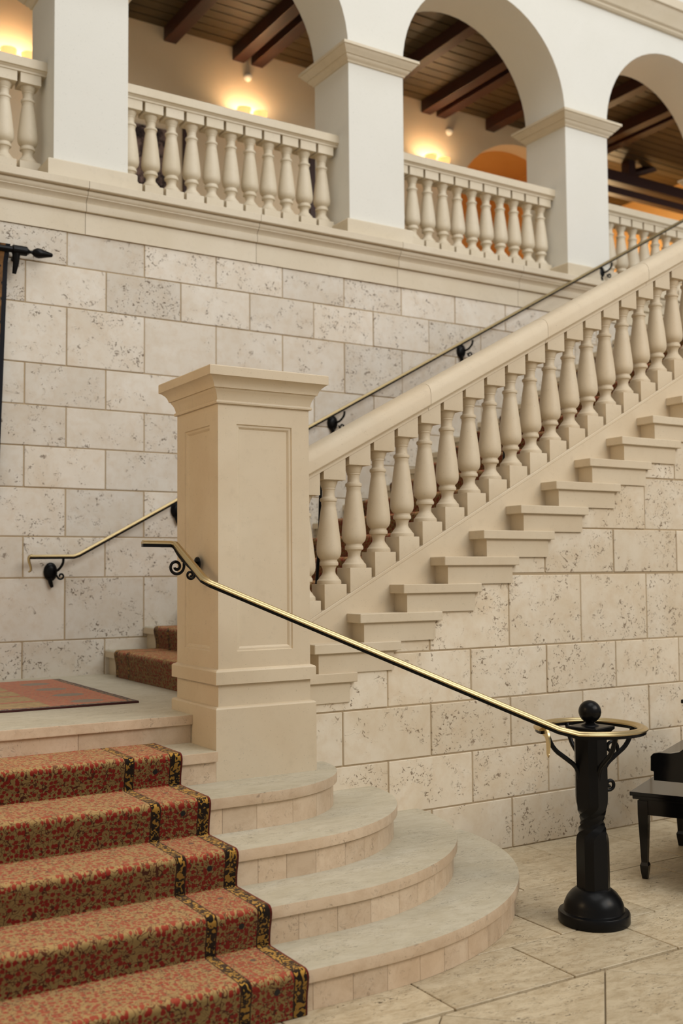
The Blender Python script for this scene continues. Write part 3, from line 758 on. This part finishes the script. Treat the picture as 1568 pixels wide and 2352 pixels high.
# inner handrail on iron uprights, behind the balustrade
YI = .66
ir = thing('brass_handrail', (1, YI, 1.2), 'brass handrail on thin iron uprights just behind the stone balustrade', 'handrail')
zi = lambda x: 1.835+.5416*(x-.10)
ipth = [(-.0, YI+.06, 1.835), (.06, YI, 1.835), (.10, YI, 1.837), (5.8, YI, zi(5.8))]
obj('brass_rail', *sweep(ipth, WRP), brass, ir, smooth=30)
obj('iron_bar', *sweep(ipth, WBP), iron, ir)
for x in (.965, 2.415, 3.865, 5.315):
    i_ = math.floor((x-X0)/TR)+1
    u_ = obj('upright', *tube([(x-.02, YI, Ti(i_)-.004), (x+.015, YI, (Ti(i_)+zi(x))/2), (x+.03, YI, zi(x)-.012)], .010, 8, up=(0, 1, 0)), iron, ir, smooth=50)
    obj('collar', *lathe([(.016, Ti(i_)), (.030, Ti(i_)), (.030, Ti(i_)+.012), (.016, Ti(i_)+.02)], 14, x-.02, YI), iron, u_, smooth=40)

# ------------------------------------------------------------------ tapestry on its rod
rod = thing('tapestry_rod', (-.6, 2.66, 3.95), 'black iron tapestry rod with pointed finial at the left edge', 'rod')
Mx = Matrix.Translation((-.155, 2.655, 3.955)) @ Matrix.Rotation(math.radians(90), 4, 'Y')
obj('bar', *tube([(-2.05, 2.655, 3.955), (-.34, 2.655, 3.955)], .023, 16), iron, rod, smooth=50)
obj('finial', *xf(lathe([(.028, -.20), (.034, -.195), (.034, -.10), (.030, -.095), (.020, -.088), (.012, -.075), (.012, -.060), (.024, -.048), (.034, -.03), (.036, -.012), (.032, .01), (.024, .04), (.016, .075), (.012, .085), (.003, .089)], 20), Mx), iron, rod, smooth=35)
for xb_ in (-.325, -1.95):
    obj('rod_bracket', *tube([(xb_, 2.66, 3.94), (xb_, 2.665, 3.86), (xb_-.008, 2.68, 3.79)], [.030, .022, .014], 10, up=(0, 1, 0)), iron, rod, smooth=50)
    obj('rod_stay', *tube([(xb_, 2.66, 3.93), (xb_, YW+.002, 3.91)], .014, 8), iron, rod, smooth=50)
V, UV, F = [], [], []; nx, nz = 24, 16
for layer in (0, 1):
    for i in range(nx+1):
        for j in range(nz+1):
            f, h = i/nx, j/nz; z = 3.985-1.85*h; xr = -.372-.055*h
            x = xr-1.5*f; y = 2.690+.006*math.sin(f*40)*h+.012*layer-(.055*math.exp(-((z-3.985)/.03)**2))
            V.append((x, y, z)); UV.append((xr-x, 1.9*h))
o_ = (nx+1)*(nz+1)
for i in range(nx):
    for j in range(nz): a = i*(nz+1)+j; F += [(a, a+1, a+nz+2, a+nz+1), (o_+a, o_+a+nz+1, o_+a+nz+2, o_+a+1)]
for j in range(nz):
    for i in (0, nx): a = i*(nz+1)+j; F.append((a, a+1, o_+a+1, o_+a))
for i in range(nx):
    for j in (0, nz): a = i*(nz+1)+j; F.append((a, a+nz+1, o_+a+nz+1, o_+a))
tp = obj('tapestry', V, F, tap_m, uv=UV, smooth=60); tag(tp, 'brown woven tapestry with a navy edge hanging from the iron rod', 'tapestry')

# ------------------------------------------------------------------ piano bench and piano at the right edge
e1 = Vector((.886, .463, 0)).normalized(); e2 = Vector((e1.y, -e1.x, 0))
def frame(P): return Matrix(((e1.x, e2.x, 0, P[0]), (e1.y, e2.y, 0, P[1]), (0, 0, 1, P[2]), (0, 0, 0, 1)))
BM = frame((2.154, -.653, 0))           # local: x along e1, y along e2 (towards the camera), z up
bn = thing('piano_bench', (2.154, -.653, 0), 'black piano bench on tapered spade-foot legs', 'bench')
bb = lambda *a: xf(box(*a), BM)
obj('seat', *bb(0, .92, 0, .37, .448, .470), lacquer, bn, bevel=.004)
obj('seat_moulding', *bb(.012, .908, .012, .358, .430, .449), lacquer, bn, bevel=.004)
obj('apron', *bb(.04, .88, .04, .33, .345, .431), lacquer, bn)
for lx in (.06, .86):
    for ly in (.06, .31):
        prof = [(.030, .345), (.029, .431)][::-1]
        pr_ = [(.014, .0), (.021, .050), (.023, .072), (.0165, .088), (.0165, .092), (.027, .345), (.027, .42)]
        V, F = [], []
        for r, z in pr_: V += [(lx-r, ly-r, z), (lx+r, ly-r, z), (lx+r, ly+r, z), (lx-r, ly+r, z)]
        for i in range(len(pr_)-1):
            for j in range(4): j2 = (j+1) % 4; F.append((i*4+j, i*4+j2, i*4+4+j2, i*4+4+j))
        F += [(3, 2, 1, 0), tuple(range(4*len(pr_)-4, 4*len(pr_)))]
        obj('leg', *xf((V, F), BM), lacquer, bn)
PM = frame((2.075, -.885, 0))
pn = thing('piano', (2.6, -1.0, 0), 'glossy black upright piano at the right edge, only its curved key arm in view', 'piano')
W = 1.46
armp = [(.012, .577), (.30, .577), (.30, .98), (.212, .98), (.205, .86), (.195, .80), (.175, .757), (.145, .732), (.10, .722), (.040, .722), (.012, .716), (-.002, .700), (-.004, .625), (.012, .622)]
for a, b in ((0, .045), (W-.045, W)):
    V, F = prism(armp, 'x', a, b); obj('key_arm', *xf((V, F), PM), lacquer, pn, bevel=.002)
pb_ = lambda *a: xf(box(*a), PM)
obj('keybed', *pb_(.045, W-.045, .02, .30, .585, .635), lacquer, pn, bevel=.003)
obj('key_lid', *pb_(.046, W-.046, .03, .30, .690, .712), lacquer, pn, bevel=.004)
obj('key_slip', *pb_(.046, W-.046, .022, .032, .635, .690), lacquer, pn)
obj('case', *pb_(0, W, .30, .68, .02, .985), lacquer, pn, bevel=.004)
obj('top_lid', *pb_(-.02, W+.02, .165, .70, .985, 1.005), lacquer, pn, bevel=.005)
for a in (.03, W-.09): obj('leg', *pb_(a, a+.06, .225, .285, 0, .586), lacquer, pn, bevel=.004)

# ------------------------------------------------------------------ gallery fittings
SL_ = ['two-light wall sconce glowing above the balustrade at the far upper left', 'two-light wall sconce glowing above the long balustrade left of the middle pier', 'two-light wall sconce glowing between the middle and right piers']
for x, L in zip((.39, 2.90, 5.42), SL_):
    t = thing('wall_sconce', (x, YG, 6.45), L, 'sconce', 'warm wall sconces of the gallery')
    obj('back_plate', *lathe([(.05, 6.42), (.06, 6.43), (.06, 6.60), (.05, 6.61)], 16, x, YG-.005), brass, t, smooth=40)
    for s_ in (-1, 1):
        cx = x+s_*.10
        a_ = obj('arm', *tube(chaikin([(x, YG-.03, 6.52), (x+s_*.05, YG-.12, 6.47), (cx, YG-.16, 6.47), (cx, YG-.16, 6.515)], 2), .010, 8), brass, t, smooth=50)
        obj('shade', *lathe([(r, z-.040) for r, z in [(.020, 6.55), (.045, 6.575), (.062, 6.62), (.070, 6.67), (.076, 6.715), (.071, 6.715), (.064, 6.67), (.056, 6.62), (.040, 6.58), (.018, 6.557)]], 20, cx, YG-.16, caps=False), glass_m, a_, smooth=50)
        l = bpy.data.lights.new('sconce_light', 'POINT'); l.energy = 4.8; l.color = (1, .76, .47); l.shadow_soft_size = .03
        lo = bpy.data.objects.new('sconce_light', l); COL.objects.link(lo); lo.parent = t; lo.matrix_parent_inverse = PINV[t.name]; lo.location = (cx, YG-.16, 6.655)
for x, z, L in ((2.925, 7.11, 'small round sensor on the gallery wall left of the middle pier'), (5.72, 7.11, 'small round sensor on the gallery wall left of the arched opening')):
    M = Matrix.Translation((x, YG+.001, z)) @ Matrix.Rotation(math.radians(90), 4, 'X')
    s_ = obj('wall_sensor', *xf(lathe([(.045, 0), (.045, .03), (.036, .05), (.02, .062), (.004, .064)], 18), M), plaster, smooth=40); tag(s_, L, 'sensor', 'round sensors on the gallery wall')
# floral hanging low on the gallery wall
fh = obj('floral_hanging', *box(1.58, 1.99, YG-.03, YG+.001, 5.62, 6.30), floral_m, bevel=.004, uv=None)
L_ = fh.data.uv_layers.new(name='UVMap')
for lp_ in fh.data.loops:
    c_ = fh.data.vertices[lp_.vertex_index].co; L_.data[lp_.index].uv = (c_.x-1.40, c_.z)
tag(fh, 'dark purple floral hanging seen between balusters at left end of gallery', 'wall hanging')
for n_, x in ((1, 2.15), (2, 3.70)):
    d_ = obj('door_%d' % n_, *box(x, x+.10, YG-.04, YG+.001, 4.53, 6.6), beam_m, bevel=.004); tag(d_, kind='structure')
for gx_ in (-.7, 1.55, 4.1, 6.7): lamp('gallery_fill', (gx_, 4.45, 5.15), 7, (1, .78, .5), .2)  # unseen warm lights added to brighten the arch undersides, no lamp bodies
lamp('room_lamp', (6.3, 6.6, 5.6), 26, (1, .62, .28))
# timber truss and lit hall beyond the end of the gallery wall
tt = thing('roof_truss', (9.2, YG, 7), 'dark timber truss with post and struts seen through the right arch', 'truss')
obj('tie_beam', *box(8.35, 12.6, YG-.02, YG+.16, 7.05, 7.20), beam_m, tt, bevel=.008)
obj('tie_beam', *box(8.35, 12.6, YG+.02, YG+.13, 6.89, 6.99), beam_m, tt, bevel=.008)
obj('king_post', *box(8.92, 9.06, YG, YG+.14, 7.19, 7.70), beam_m, tt, bevel=.008)
for a, b in (((9.02, 7.24), (9.9, 7.60)), ((9.1, 7.70), (9.95, 7.48)), ((8.4, 7.48), (8.96, 7.66))):
    obj('strut', *tube([(a[0], YG+.07, a[1]), (b[0], YG+.07, b[1])], .06, 4), beam_m, tt)
wh = obj('wall_hall', *join(box(8.2, 14, 8.9, 9.1, 4.53, 9.5), box(11.4, 11.6, 5.65, 9.0, 4.53, 9.5)), plaster_orange); tag(wh, kind='structure')
ch = obj('ceiling_hall', *prism([(YG+.2, 7.95), (9.0, 7.95), (9.0, 8.1), (YG+.2, 8.1)], 'x', 8.2, 13.4), beam_m); tag(ch, kind='structure')
yy = YG+.2
while yy < 8.85:
    obj('ceiling_plank', *box(8.2, 13.3, yy+.004, yy+.143, 7.92, 7.952), plank_m, ch); yy += .147
lamp('hall_lamp', (10.2, 7.3, 6.2), 110, (1, .70, .36))

# the far wall and gallery stand one degree off the stair's axis
M1 = Matrix.Translation((1.2, 2.75, 0)) @ Matrix.Rotation(math.radians(1.0), 4, 'Z') @ Matrix.Translation((-1.2, -2.75, 0))
pre = ('wall_back', 'trim_', 'floor_gallery', 'wall_arcade', 'gallery_', 'wall_gallery', 'ceiling', 'tapestry', 'wall_sconce', 'wall_sensor', 'floral_', 'door_', 'room_lamp', 'hall_lamp', 'gallery_fill', 'roof_truss', 'wall_hall')
for o in list(COL.objects):
    if o.parent is None and (o.name.startswith(pre) or o is wr): o.matrix_world = M1 @ Matrix.Translation(o.location)
